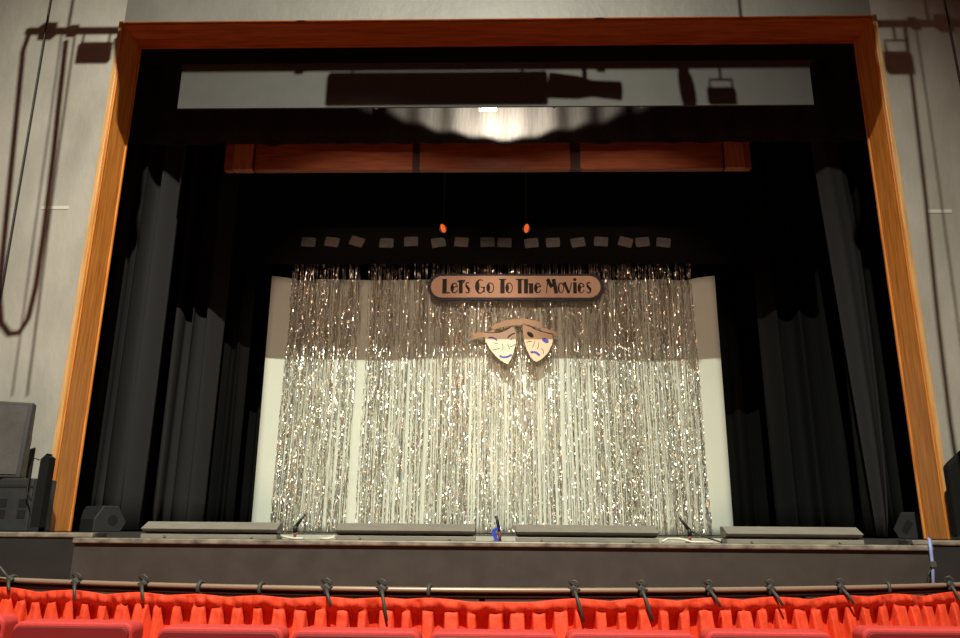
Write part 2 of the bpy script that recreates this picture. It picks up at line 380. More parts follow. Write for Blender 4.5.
CY = 13.90
cur = thing('foil_curtain', 'silver foil fringe curtain hanging full width in front of the white backdrop', 'curtain', (0, CY, 0))
xl0, xr0 = at(292, 268, CY).x, at(691, 268, CY).x
zt = at(490, 262, CY).z
vs, fs = [], []
n = 0
def dens(u):
    d = .66+.25*math.sin(u*23+1)*math.sin(u*57)
    if .175 < u < .205: d = .15
    if .26 < u < .275: d = .3
    if u < .13: d = .8
    if u > .80: d = .74
    return d
N = 600
for i in range(N):
    u = (i+rnd.random())/N
    if rnd.random() > dens(u): continue
    x = xl0+(xr0-xl0)*u; y = CY+rnd.uniform(-.06, .06); wd = rnd.uniform(.008, .017)/2
    flare = (u-.5)*.13
    ang = rnd.uniform(0, PI); zc_ = zt
    zbot = rnd.uniform(.01, .05); steps = 150
    dz = (zt-zbot)/steps; sx = rnd.uniform(0, 6.28); calm = rnd.random() < .3
    o = len(vs)
    for k in range(steps+1):
        z = zt-dz*k
        ang += rnd.gauss(0, .20 if calm else .8)
        ox = .012*math.sin(sx+z*1.7)+flare*(k/steps)**2
        oy = rnd.gauss(0, .003 if calm else .010)
        c, s_ = math.cos(ang)*wd, math.sin(ang)*wd
        vs.append((x+ox-c, y+oy-s_, z)); vs.append((x+ox+c, y+oy+s_, z))
    for k in range(steps):
        q = o+2*k; fs.append((q, q+1, q+3, q+2))
mb = MB(); mb.v = vs; mb.f = fs; mb.sm = [False]*len(fs)
st = mb.build('foil_strands', M['foil'], cur); st['kind'] = 'stuff'
MB().bounds((xl0-.05, CY-.02, zt), (xr0+.05, CY+.02, zt+.07)).build('header_strip', M['deep'], cur)

# sign
SY = 13.72
def P(px, py, y=SY): return at(px, py, y)
sc_ = (at(500, 290, SY)-at(499, 290, SY)).length          # metres per pixel there
c0 = P(515.5, 286.8)
def loc(px, py, dy=0):                                     # local board coordinates from measured offsets
    return Vector((c0.x+(px-515.5)*sc_, SY+dy, c0.z-(py-286.8)*sc_*1.03))
def stadium(hw, hh, dy):
    pts = []
    for k in range(17):
        a = PI/2-PI*k/16; pts.append(Vector((c0.x+hw-hh+hh*math.cos(a), SY+dy, c0.z+hh*math.sin(a))))
    for k in range(17):
        a = -PI/2-PI*k/16; pts.append(Vector((c0.x-hw+hh+hh*math.cos(a), SY+dy, c0.z+hh*math.sin(a))))
    return pts
sg = thing('hanging_sign', 'peach rounded sign with navy rim reading Lets Go To The Movies', 'sign', c0)
MB().prism(stadium(88.4*sc_, 13.6*sc_, .0), (0, .05, 0)).build('navy_backing', M['navy'], sg)
MB().prism(stadium(84.8*sc_, 11.3*sc_, -.012), (0, .02, 0)).build('face_board', M['peach'], sg)
for px in (460, 575):
    p = loc(px, 276); MB().tube([p+Vector((0, .06, 0)), Vector((p.x, p.y+.06, 8))], .004, 5).build('hanging_wire', M['black'], sg)
L = MB(); TH = .012
def letter():
    global L
    L.build('letter', M['ink'], sg); L = MB()
def stroke(x0, y0, x1, y1, w0, w1=None):
    w1 = w0 if w1 is None else w1
    d = Vector((x1-x0, y1-y0)).normalized(); nx, ny = -d.y, d.x
    q = [(x0+nx*w0/2, y0+ny*w0/2), (x1+nx*w1/2, y1+ny*w1/2), (x1-nx*w1/2, y1-ny*w1/2), (x0-nx*w0/2, y0-ny*w0/2)]
    L.prism([loc(a, b, -.026) for a, b in q], (0, TH+.003, 0))
def rect(x0, y0, x1, y1): stroke((x0+x1)/2, y0, (x0+x1)/2, y1, x1-x0)
def ring(cx, cy, rx, ry, thick, thin, a0=0, a1=360, side=180):
    n = 28; pts = []
    for k in range(n+1):
        a = math.radians(a0+(a1-a0)*k/n)
        wgt = max(0, math.cos(a-math.radians(side)))**1.3
        wd = thin+(thick-thin)*wgt
        pts.append((cx+rx*math.cos(a), cy-ry*math.sin(a), cx+(rx-wd)*math.cos(a), cy-(ry-min(wd, thin*1.3))*math.sin(a)))
    for k in range(n):
        p, q = pts[k], pts[k+1]
        L.prism([loc(p[0], p[1], -.026), loc(q[0], q[1], -.026), loc(q[2], q[3], -.026), loc(p[2], p[3], -.026)], (0, TH+.003, 0))
B, T = 293.8, 279.2       # baseline and cap line
th = .9
def g_e(x, w=7.2):
    ring(x+w/2, 288.4, w/2, 5.3, 3.5, th, 20, 340); stroke(x+.8, 288.0, x+w-.2, 286.6, th)
def g_o(x, w=7.6, thick=3.9): ring(x+w/2, 288.2, w/2, 5.4, thick, th)
def g_s(x, w=5.4):
    ring(x+w*.52, 284.9, w*.42, 2.6, 1.3, th, 40, 250, 150); stroke(x+w*.25, 286.0, x+w*.85, 290.2, 2.3); ring(x+w*.48, 291.1, w*.46, 2.7, 1.8, th, -150, 60, 0)
# Let's
rect(442.3, T, 446.6, B); stroke(446.2, B-.5, 450.0, B-.5, th); letter()
g_e(450.4, 7.6); letter()
rect(458.9, T+1, 462.6, B); stroke(456.9, 281.6, 463.6, 281.0, th); letter()
stroke(464.4, 280.0, 463.2, 283.6, 1.8, .6); letter()
g_s(464.8); letter()
ring(480.0, 286.8, 5.0, 7.3, 4.6, th, 55, 330); stroke(480.6, 287.6, 485.0, 287.6, th); rect(483.2, 287.2, 484.8, 292.6); letter()
g_o(486.3, 7.8); letter()
rect(500.4, T, 504.6, B); stroke(498.8, T+.4, 506.2, T+.4, th); letter()
g_o(505.2, 7.6); letter()
rect(517.8, T, 521.6, B); stroke(515.8, T+.4, 523.6, T+.4, th); letter()
rect(524.0, T, 528.0, B); stroke(527.6, 284.6, 530.6, 284.0, th); rect(529.0, 283.6, 533.2, B); letter()
g_e(534.0, 7.2); letter()
stroke(546.0, B, 548.0, T, th); stroke(547.6, T, 551.6, 287.6, 3.6, 3.4); stroke(551.2, 288.0, 554.0, T, th); stroke(553.4, T, 556.2, B, 3.7); letter()
ring(560.7, 288.2, 3.1, 5.2, 1.7, th); letter()
stroke(564.0, 282.6, 568.4, B-.4, 3.2, 2.4); stroke(568.6, B, 571.6, 282.8, th); letter()
rect(573.0, 282.6, 576.4, B); letter(); ring(574.7, 279.8, 1.6, 1.3, 1.5, 1.1); letter()
g_e(577.2, 7.2); letter()
g_s(585.6, 5.6); letter()

# masks
MY = 13.74
m0 = at(515, 340, MY)
mk = thing('theater_masks', 'pair of comedy and tragedy mask cutouts joined by a ribbon below the sign', 'mask sign', m0)
ms = (at(516, 340, MY)-at(515, 340, MY)).length
def q(cx, cy, dy=0):        # crop coordinates of the close-up -> board coordinates
    return Vector((m0.x+(464+cx/9.23-515)*ms, MY+dy, m0.z-(312+cy/9.23-340)*ms*1.03))
def board(pts, dy, thick, name, m, parent=mk, label=None):
    o = MB().prism([q(x, y, dy) for x, y in pts], (0, thick, 0)).build(name, M[m], parent)
    if label: o['label'] = label
    return o
def smooth(pts, n=6):       # closed Catmull-Rom
    out = []
    k = len(pts)
    for i in range(k):
        p0, p1, p2, p3 = [Vector(pts[(i+j-1) % k]) for j in range(4)]
        for s_ in range(n):
            t_ = s_/n
            out.append(tuple(.5*((2*p1)+(p2-p0)*t_+(2*p0-5*p1+4*p2-p3)*t_*t_+(3*p1-p0-3*p2+p3)*t_**3)))
    return out
def line(pts, wdt, m, parent, dy):
    b = MB()
    for (x0, y0), (x1, y1) in zip(pts, pts[1:]):
        d = Vector((x1-x0, y1-y0)).normalized(); nx, ny = -d.y*wdt/2, d.x*wdt/2
        b.prism([q(x0+nx, y0+ny, dy), q(x1+nx, y1+ny, dy), q(x1-nx, y1-ny, dy), q(x0-nx, y0-ny, dy)], (0, .006, 0))
    return b
happy = [(183, 188), (250, 192), (320, 190), (390, 168), (430, 138), (462, 142), (480, 185), (484, 235), (476, 300), (455, 380), (430, 440), (404, 480), (375, 468), (330, 440), (280, 392), (240, 345), (210, 290), (190, 235)]
sad = [(545, 108), (600, 128), (660, 160), (720, 182), (780, 192), (822, 205), (822, 250), (806, 310), (775, 370), (735, 415), (700, 442), (668, 458), (640, 446), (610, 410), (580, 350), (560, 280), (546, 210), (542, 150)]
rib = [(250, 140), (300, 108), (380, 78), (470, 62), (560, 62), (640, 76), (735, 100), (712, 152), (640, 132), (560, 118), (480, 120), (430, 130), (350, 142), (285, 160), (255, 158)]
lt = [(285, 156), (282, 188), (184, 230), (120, 244), (45, 260), (92, 222), (50, 200), (180, 184), (250, 172)]
rt_ = [(725, 142), (800, 160), (840, 178), (910, 200), (860, 204), (858, 222), (815, 208), (770, 196), (715, 182)]
board(lt, .006, .016, 'ribbon_tail', 'tan'); board(rt_, .006, .016, 'ribbon_tail', 'tan'); board(rib, -.012, .016, 'ribbon', 'tan')
hm = board(happy, -.006, .02, 'comedy_mask', 'cream', label='smiling cream mask')
sm = board(sad, -.006, .02, 'tragedy_mask', 'tan', label='frowning tan mask')
line([(183, 188), (250, 192), (320, 190), (390, 168), (430, 138)], 6, 'ink', hm, -.012).build('brow_outline', M['ink'], hm)
line([(545, 108), (600, 128), (660, 160), (720, 182), (822, 205), (822, 240)], 7, 'ink', sm, -.012).build('brow_outline', M['ink'], sm)
line([(225, 238), (262, 238), (290, 250), (306, 264)], 13, 'blue', hm, -.012).build('eye', M['blue'], hm)
line([(402, 242), (420, 222), (445, 206), (470, 198)], 13, 'navy', hm, -.012).build('eye', M['navy'], hm)
line([(328, 404), (350, 416), (385, 418), (415, 408), (440, 394)], 17, 'blue', hm, -.012).build('mouth', M['blue'], hm)
for pts in ([(352, 292), (360, 320), (356, 355)], [(400, 290), (412, 320), (422, 345)], [(265, 354), (300, 344), (330, 338)], [(425, 322), (450, 314), (472, 300)], [(280, 288), (315, 290)], [(430, 258), (455, 235)]):
    line(pts, 5, 'ink', hm, -.012).build('wrinkle_line', M['ink'], hm)
def ell(cx, cy, a, b_, rot):
    r = math.radians(rot); return [(cx+a*math.cos(2*PI*k/20)*math.cos(r)-b_*math.sin(2*PI*k/20)*math.sin(r), cy+a*math.cos(2*PI*k/20)*math.sin(r)+b_*math.sin(2*PI*k/20)*math.cos(r)) for k in range(20)]
board(ell(612, 210, 36, 20, 38), -.012, .006, 'eye', 'ink', sm); board(ell(750, 263, 34, 20, 28), -.012, .006, 'eye', 'blue', sm)
line([(612, 374), (640, 368), (668, 376), (690, 396), (696, 402)], 20, 'blue', sm, -.012).build('mouth', M['blue'], sm)
for pts in ([(655, 265), (645, 300), (630, 328)], [(690, 280), (688, 310), (676, 342)], [(578, 284), (600, 270), (625, 272)], [(712, 335), (732, 360), (730, 388)]):
    line(pts, 5, 'ink', sm, -.012).build('wrinkle_line', M['ink'], sm)
for px in (498, 537):
    p = at(px, 325, MY); MB().tube([p+Vector((0, .012, 0)), Vector((p.x, p.y+.012, c0.z-13.0*sc_))], .004, 5).build('hanging_wire', M['black'], mk)

# cards
cards = [(308.5, 242, 3), (332, 242, 8), (357, 241.5, 18), (386.5, 243, 2), (411, 241.5, -2), (438.5, 242.5, -10), (461.5, 242, 5), (487.5, 242, -2), (504.5, 242.5, 2), (531.5, 243, -5), (553, 242.5, -2), (578, 242.5, -9), (601, 241.5, 4), (625.5, 242, 14), (642.5, 242, -5), (663.5, 242.5, 6)]
for i, (px, py, rot) in enumerate(cards):
    p = at(px, py, 13.57); s_ = (at(px+1, py, 13.57)-p).length
    R = Matrix.Rotation(math.radians(rot), 3, 'Y')
    t = thing('picture_card', 'small dim card, %s in the row on the black border' % ordn(i, 16), 'card', p, 'cards on the black border')
    def cq(x, z, dy=0): return p+R @ Vector((x*s_+rot*.004*z*s_, dy, z*s_))
    MB().prism([cq(-7, -5), cq(7, -5), cq(7, 5), cq(-7, 5)], (0, .01, 0)).build('sheet', M['cardpink' if i in (1, 2, 6, 13) else 'card'], t)
    b = MB()
    for x0, z0, x1, z1 in ((-7, -5, 7, -4.2), (-7, 4.2, 7, 5), (-7, -5, -6.2, 5), (6.2, -5, 7, 5)):
        b.prism([cq(x0, z0, -.004), cq(x1, z0, -.004), cq(x1, z1, -.004), cq(x0, z1, -.004)], (0, .006, 0))
    b.build('edge_frame', M['card'], t)

# ---------------------------------------------------------------- on the stage front
def footbox(p0, p1, label):
    Y = 7.66; x0, x1 = at(p0, 532, Y).x, at(p1, 532, Y).x
    G = APZ+.004
    t = thing('footlight_box', label, 'footlight', ((x0+x1)/2, Y, G), 'low boxes along the stage front')
    MB().prism([(x0, Y+.02, G), (x0, Y+.02, G+.042), (x0, Y+.24, G+.042), (x0, Y+.24, G)], (x1-x0, 0, 0)).build('base', M['box'], t, bevel=.004)
    MB().bounds((x0+.02, Y+.10, G+.042), (x1-.02, Y+.23, G+.052)).build('shadow_gap', M['hole'], t)
    prof = [(Y+.085, G+.052), (Y+.00, G+.092), (Y+.15, G+.160), (Y+.24, G+.160), (Y+.24, G+.052)]
    MB().prism([(x0, y, z) for y, z in prof], (x1-x0, 0, 0)).build('hood', M['box'], t, bevel=.006)
    for f in (.18, .82):
        x = x0+(x1-x0)*f; MB().tube([(x, Y+.0, G+.022), (x, Y+.03, G+.022)], .012, 8).build('knob', M['lip'], t)
    return t
footbox(140, 276, 'grey brown footlight box at the far left of the stage front')
footbox(335, 475, 'grey brown footlight box left of the centre gap in front of the foil')
footbox(516, 659, 'grey brown footlight box right of the centre gap in front of the foil')
footbox(727, 864, 'grey brown footlight box at the far right of the stage front')

def microphone(px, label, blue=False):
    Y = 7.72; p = at(px, 541, Y); p.z = APZ+.004
    t = thing('stage_microphone', label, 'microphone', p, 'small microphones in the gaps between footlight boxes')
    if blue:
        b = MB(); pr = [Vector((-.02, 0, 0)), Vector((-.045, 0, .06)), Vector((-.05, 0, .10)), Vector((-.02, 0, .125)), Vector((.025, 0, .12))]
        for k in range(4):
            b.prism([p+pr[k]+Vector((-.0, -.02, 0)), p+pr[k+1]+Vector((0, -.02, 0)), p+pr[k+1]+Vector((.035, -.02, .006)), p+pr[k]+Vector((.045, -.02, 0))], (0, .03, 0))
        b.build('blue_tape', M['bluetape'], t)
        MB().tube([p+Vector((.03, .02, 0)), p+Vector((.02, .02, .12))], .014, 8).build('stem', M['brick'], t)
        MB().tube([p+Vector((.02, .02, .12)), p+Vector((-.01, .02, .24))], .014, 8).build('capsule', M['black'], t)
    else:
        s_ = 1 if px < 480 else -1
        MB().tube([p, p+Vector((0, 0, .08))], .014, 8).build('stem', M['brick'], t)
        MB().tube([p+Vector((0, 0, .07)), p+Vector((0, 0, .13))], .022, 8).build('collar', M['black'], t)
        MB().tube([p+Vector((0, 0, .12)), p+Vector((s_*.09, 0, .24))], [.018, .010], 8).build('capsule', M['black'], t)
    MB().tube([p, p+Vector((0, 0, .008))], .045, 14).build('base', M['black'], t)
microphone(294.5, 'small dark microphone with red stem in the left gap between footlight boxes')
microphone(497, 'small microphone bound with blue tape in the centre gap of the stage front', True)
microphone(690, 'small dark microphone with red stem in the right gap between footlight boxes')
def floor_cable(pts, r, m, name, label):
    o = MB().tube([Vector((at(px, 540, Y).x, Y, APZ+.004+r+h_)) for px, Y, h_ in pts], r, 8).build(name, M[m]); tag(o, label, 'cable'); return o
floor_cable([(281, 7.70, .02), (286, 7.68, .01), (293, 7.64, 0), (303, 7.62, 0)], .011, 'whitecable', 'white_cable', 'short white cable end on the stage lip in the left gap')
floor_cable([(320, 7.62, 0), (327, 7.62, 0), (333, 7.63, .01), (334, 7.65, .03)], .011, 'whitecable', 'white_cable', 'curled white cable end beside the second footlight box')
floor_cable([(662, 7.66, .0), (668, 7.70, .03), (680, 7.69, .03), (692, 7.64, .0), (714, 7.62, 0)], .010, 'whitecable', 'white_cable', 'long white cable along the stage lip in the right gap')
floor_cable([(692, 7.80, .10), (705, 7.78, .05), (722, 7.74, .0)], .007, 'black', 'black_cable', 'thin black cable running from the right microphone to the far right box')

# wedge monitors just behind the posts
def wedge(px, sgn, label, pyb):
    Y = 10.15; p = at(px, pyb, Y); p.z = 0
    t = thing('wedge_monitor', label, 'speaker', p)
    R = Matrix.Rotation(-sgn*math.radians(40), 3, 'Z')
    prof = [(0, 0), (0, .16), (.10, .33), (.30, .33), (.42, .12), (.36, 0)]
    pr = [R @ Vector((0, y-.2, z))+p for y, z in [(a, b) for a, b in prof]]
    MB().prism(pr, R @ Vector((-sgn*.55, 0, 0))).build('cabinet', M['wedge'], t, bevel=.012)
    c = Vector((sgn*.002, .04, .15))
    if sgn > 0:
        MB().tube([R @ c+p, R @ (c+Vector((sgn*.004, 0, 0)))+p], .065, 18).build('port', M['hole'], t)
    else:
        MB().box(R @ c+p, (.008, .08, .16), R @ Matrix.Rotation(.6, 3, 'X')).build('handle_slot', M['hole'], t)
    return t
wedge(108, 1, 'black wedge monitor with round side port beside the left wooden post', 532)
wedge(912, -1, 'black wedge monitor with handle slot peeking out behind the right wooden post', 537)

# loudspeaker on road case, left
Y = 8.35
x1 = at(31, 500, Y).x; z0 = at(20, 478, Y).z; z1 = at(20, 401, Y).z
cs = thing('road_case', 'black road case with square slots on the stage at far left', 'case', (x1-.55, Y+.3, 0))
body = MB().bounds((x1-1.3, Y, .004), (x1, Y+.45, z0-.0)).build('body', M['case'], cs, bevel=.015)
for px in (3, 23):
    for pz in (at(3, 503, Y).z, at(3, 514, Y).z):
        xx = at(px, 505, Y).x; MB().bounds((xx-.05, Y-.004, pz-.045), (xx+.04, Y+.02, pz+.045)).build('slot', M['hole'], cs)
MB().bounds((x1-1.3, Y-.006, z0-.10), (x1+.004, Y+.0, z0-.075)).build('edge_band', M['black'], cs)
sp = thing('loudspeaker', 'grey grilled loudspeaker standing on the road case at far left', 'speaker', (x1-.5, Y+.3, z0))
R = Matrix.Rotation(math.radians(22), 3, 'Z')
pv = Vector((at(20.5, 478, Y+.05).x, Y+.05, z0))
def sq(x, y, z): return pv+R @ Vector((x, y+.10*z, z))
hgt = z1-z0
MB().add([sq(-1, 0, .002), sq(0, 0, .002), sq(0, .3, .002), sq(-1, .3, .002), sq(-1, 0, hgt), sq(0, 0, hgt), sq(0, .16, hgt), sq(-1, .16, hgt)],
         [(3, 2, 1, 0), (4, 5, 6, 7), (0, 1, 5, 4), (1, 2, 6, 5), (2, 3, 7, 6), (3, 0, 4, 7)]).build('cabinet', M['black'], sp, bevel=.015)
g = sq
MB().add([sq(-.97, -.012, .04), sq(-.05, -.012, .04), sq(-.05, -.012, hgt-.04), sq(-.97, -.012, hgt-.04), sq(-.97, .004, .04), sq(-.05, .004, .04), sq(-.05, .004, hgt-.04), sq(-.97, .004, hgt-.04)],
         [(0, 1, 2, 3), (7, 6, 5, 4), (0, 4, 5, 1), (1, 5, 6, 2), (2, 6, 7, 3), (3, 7, 4, 0)]).build('grille', M['grille'], sp)
MB().box(sq(.004, .13, hgt*.5), (.02, .05, .10), R).build('side_handle', M['case'], sp)
# dark covered column speakers next to the posts
def column(p0, p1, ptop, slope, Y, label):
    xa, xb = at(p0, 500, Y).x, at(p1, 500, Y).x; z = at((p0+p1)/2, ptop, Y).z
    t = thing('column_speaker', label, 'speaker', ((xa+xb)/2, Y, 0))
    poly = [(xa, Y, .004), (xb, Y, .004), (xb, Y, z+slope*(xb-xa)/2-.03), (xb-.05, Y, z+slope*(xb-xa)/2), (xa+.06, Y, z-slope*(xb-xa)/2), (xa, Y, z-slope*(xb-xa)/2-.06)]
    MB().prism(poly, (0, .12, 0)).build('cover', M['blacksoft'], t, bevel=.03, seg=3)
    MB().bounds((xa-.0, Y-.02, .004), (xb, Y+.14, .05)).build('base_plate', M['black'], t)
    return t
cl = column(34, 43, 454, -.15, 8.20, 'black covered column speaker between the road case and the left wooden post')
xx = at(33, 470, 8.25).x; zz = at(33, 458, 8.25).z
MB().tube([(xx+.05, 8.25, zz-.02), (xx-.01, 8.25, zz), (xx-.03, 8.25, zz-.1), (xx-.03, 8.25, zz-.35), (xx+.03, 8.25, zz-.45)], .008, 6).build('strap', M['black'], cl)
column(953, 985, 452, .55, 8.62, 'black covered speaker with slanting top right of the right wooden post')

# cables
o = MB().tube([Vector((at(px, py, 9.0).x, 8.98, at(px, py, 9.0).z)) for px, py in ((58.5, -40), (51.5, 0), (28, 140), (4, 281), (-12, 375), (-33, 500))], .011, 6).build('wall_cable', M['black']); tag(o, 'thin black cable running down the left grey wall', 'cable')
o = MB().tube([Vector((at(px, py, 9.0).x, 8.98, at(px, py, 9.0).z)) for px, py in ((938, -40), (943.5, 0), (959, 78), (975, 165), (1023, 480))], .011, 6).build('wall_cable', M['black']); tag(o, 'thin black cable at the top corner of the right grey wall', 'cable')
Yc = 7.52
t = thing('fascia_cable', 'pale blue cable hanging over the stage edge at the right end of the fascia', 'cable', at(932, 560, Yc))
MB().tube([at(928, 538.5, 7.66), at(929.5, 540, Yc), at(931, 552, Yc), at(932.5, 565, Yc), at(934, 600, Yc)], .016, 8).build('cord', M['bluecable'], t)
MB().box(at(932.5, 564, Yc-.01), (.05, .04, .05)).build('clip', M['steel'], t)
MB().tube([at(932, 566, Yc), at(928, 575, Yc), at(924.5, 600, Yc)], .007, 6).build('thin_lead', M['black'], t)
for px, py, lab in ((55, 207.5, 'pale horizontal paint mark on the left grey wall'), (940, 211, 'pale horizontal paint mark on the right grey wall')):
    p = at(px, py, 9.05); o = MB().box((p.x, 9.057, p.z), (.36 if px < 480 else .30, .008, .045)).build('paint_mark', M['chalk']); tag(o, lab, 'paint mark')

# ---------------------------------------------------------------- lighting bar over the audience (out of frame; it throws the shadows on the wall)
BARY = 4.0
def shade(px, py, Y=9.05):                 # the place on the bar's plane that shades this spot of the wall
    p = at(px, py, Y); d = p-KEY; return KEY+d*((BARY-KEY.y)/d.y)
kk = (BARY-KEY.y)/(9.05-KEY.y)
mp_ = (at(51, 30, 9.05)-at(50, 30, 9.05)).length*kk        # bar metres per wall pixel
bar = thing('lighting_bar', 'black lighting bar hung over the audience in front of the stage', 'pipe', shade(497, 18))
pl, pr_ = shade(27, 30), shade(975, 27)
bl = shade(497, 20); pl.z = pr_.z = bl.z = (shade(60, 27).z+shade(920, 26).z)/2
MB().tube([pl, pr_], .034, 8).build('pipe', M['black'], bar)
for px in (48, 945, 73, 915, 300, 600):
    p = shade(px, 28); p.z = pl.z; s_ = 13 if px in (48, 945) else 8
    MB().box(p, (s_*mp_, .08, s_*mp_*1.2)).build('clamp', M['black'], bar)
for px in (68, 742, 930):
    p = shade(px, 28); p.z = pl.z; MB().tube([p, p+Vector((0, 0, 3.5))], .012, 6).build('hanging_cable', M['black'], bar)
def flood(px, py, wpx, hpx, Y, label, rot=0):
    p = shade(px, py, Y); k = (BARY-KEY.y)/(Y-KEY.y)*(at(px+1, py, Y)-at(px, py, Y)).length
    t = thing('floodlight', label, 'floodlight', p, 'floodlights on the bar over the audience')
    R = Matrix.Rotation(rot, 3, 'Y')
    MB().box(p, (wpx*k, .07, hpx*k*1.15), R).build('housing', M['black'], t, bevel=.015)
    hw = wpx*k*.40; zt_ = p.z+hpx*k*1.25
    MB().tube([p+Vector((-hw, 0, hpx*k*.4)), Vector((p.x-hw, p.y, zt_)), Vector((p.x+hw, p.y, zt_)), p+Vector((hw, 0, hpx*k*.4))], .011, 6).build('yoke', M['black'], t)
    MB().tube([Vector((p.x, p.y, zt_)), Vector((p.x, p.y, max(pl.z, zt_+.02)))], .010, 6).build('hanger', M['black'], t)
    return t
def spot(px, py, wpx, hpx, Y, label, rot=0):
    p = shade(px, py, Y); k = (BARY-KEY.y)/(Y-KEY.y)*(at(px+1, py, Y)-at(px, py, Y)).length
    t = thing('spotlight', label, 'spotlight', p, 'spotlights on the bar over the audience')
    R = Matrix.Rotation(rot, 3, 'Y')
    d = R @ Vector((wpx*k/2, 0, 0))
    MB().tube([p-d, p-d*.2, p+d*.2, p+d], [hpx*k*.62, hpx*k*.55, hpx*k*.40, hpx*k*.45], 12).build('barrel', M['black'], t)
    MB().tube([p, Vector((p.x, p.y, max(pl.z, p.z+.05)))], .02, 6).build('hanger', M['black'], t)
    return t
flood(94, 52, 33, 19, 9.05, 'floodlight at the left end of the bar over the audience')
flood(899, 62, 27, 21, 9.05, 'floodlight at the right end of the bar over the audience')
flood(722, 96, 28, 15, 9.58, 'floodlight right of centre on the bar over the audience')
spot(585, 88, 72, 22, 9.58, 'thick spotlight right of centre on the bar over the audience', .1)
spot(688, 90, 8, 40, 9.58, 'small spotlight between the floodlight and the thick spotlight on the bar')
st = thing('shade_box', 'long black box added at the centre of the bar to shade the grey panel', 'shade box', shade(440, 88, 9.58))  # unseen box, added only to darken the middle of the grey panel
q0, q1 = shade(328, 70, 9.58), shade(548, 103, 9.58)
MB().bounds((q0.x, BARY-.05, q1.z), (q1.x, BARY+.05, q0.z-.04)).build('housing', M['black'], st, bevel=.02)
for x_ in (q0.x+.2, q1.x-.2): MB().tube([(x_, BARY, q0.z-.05), (x_, BARY, pl.z)], .012, 6).build('hanger', M['black'], st)
spot(129, 82, 80, 24, 9.2, 'downturned spotlight by the left floodlight on the bar', 1.45)
spot(866, 74, 80, 24, 9.2, 'downturned spotlight by the right floodlight on the bar', -1.45)
def drop(pts, r, label):
    o = MB().tube([shade(px, py) for px, py in pts], r, 6).build('dangling_cable', M['black']); tag(o, label, 'cable', 'cables dangling from the bar over the audience')
drop([(30, 30), (23, 50), (19, 90), (10, 180), (3, 250), (-1, 295), (1, 322), (9, 333), (19, 332), (28, 318), (36, 285), (44, 230), (54, 150), (58, 110), (66, 40)], .020, 'looped cable dangling from the left end of the bar')
drop([(62, 30), (50, 120), (36, 220), (12, 395)], .006, 'straight thin cable dangling from the left end of the bar')
drop([(76, 26), (60, 140), (52, 200), (27, 395)], .008, 'second straight cable dangling from the left end of the bar')
drop([(905, 26), (912, 80), (926, 200), (938, 320), (950, 420), (965, 520)], .014, 'thick cable dangling from the right end of the bar')
drop([(916, 26), (930, 120), (948, 250), (966, 380)], .006, 'thin cable dangling from the right end of the bar')

# ---------------------------------------------------------------- pit rail, skirt and ties
def curve3(pts, z, n=24):                  # smooth horizontal curve through measured points of height z
    ps = [onz(px, py, z) for px, py in pts]
    k = len(ps); A = [[0.0]*4 for _ in range(3)]          # least-squares parabola y = a + b x + c x^2
    for p in ps:
        v = (1, p.x, p.x*p.x)
        for i in range(3):
            for j in range(3): A[i][j] += v[i]*v[j]
            A[i][3] += v[i]*p.y
    for i in range(3):
        for r in range(3):
            if r != i:
                f = A[r][i]/A[i][i]
                for c in range(4): A[r][c] -= f*A[i][c]
    return lambda x: A[0][3]/A[0][0]+A[1][3]/A[1][1]*x+A[2][3]/A[2][2]*x*x
RZ = -.29
ry = curve3([(0, 580), (120, 583), (300, 589), (480, 591.5), (700, 589.5), (850, 587), (960, 585.5)], RZ)
railt = thing('pit_rail', 'tan metal rail curving in front of the stage above the red skirt', 'rail', (0, ry(0), AUD))
pts = [(-5+10*i/60, ry(-5+10*i/60), RZ) for i in range(61)]
MB().tube(pts, .017, 10).build('pipe', M['rail'], railt)
MB().tube([(x, y+.02, z-.034) for x, y, z in pts], .02, 8).build('lower_bar', M['raildark'], railt)
for x in (-4.2, -2.1, 0, 2.1, 4.2): MB().tube([(x, ry(x)+.046, RZ-.015), (x, ry(x)+.046, AUD)], .018, 8).build('post', M['raildark'], railt)
ties = [(12, 'knot'), (78, 'loop'), (145, 'tail'), (201, 'stub'), (262, 'stub'), (328, 'tail'), (383, 'long'), (430, 'stub'), (574, 'long'), (641, 'long'), (708, 'tail'), (769, 'tail'), (839, 'tail'), (888, 'stub'), (948, 'long')]
tie_x = []
for px, _ in ties:
    x = 0
    for _k in range(30): x = at(px, 586, ry(x)).x
    tie_x.append(x)
sk = thing('pleated_skirt', 'bright red pleated cloth skirt tied below the curving rail', 'skirt', (0, ry(0), AUD))
r5 = random.Random(5)
NP = 74
pl_ph = [r5.uniform(-.32, .32) for _ in range(NP+3)]; pl_am = [r5.uniform(.6, 1.25) for _ in range(NP+3)]
def sag(x):
    d = min(abs(x-t_) for t_ in tie_x); return -.010-.020*min(1, d/.25)**1.4
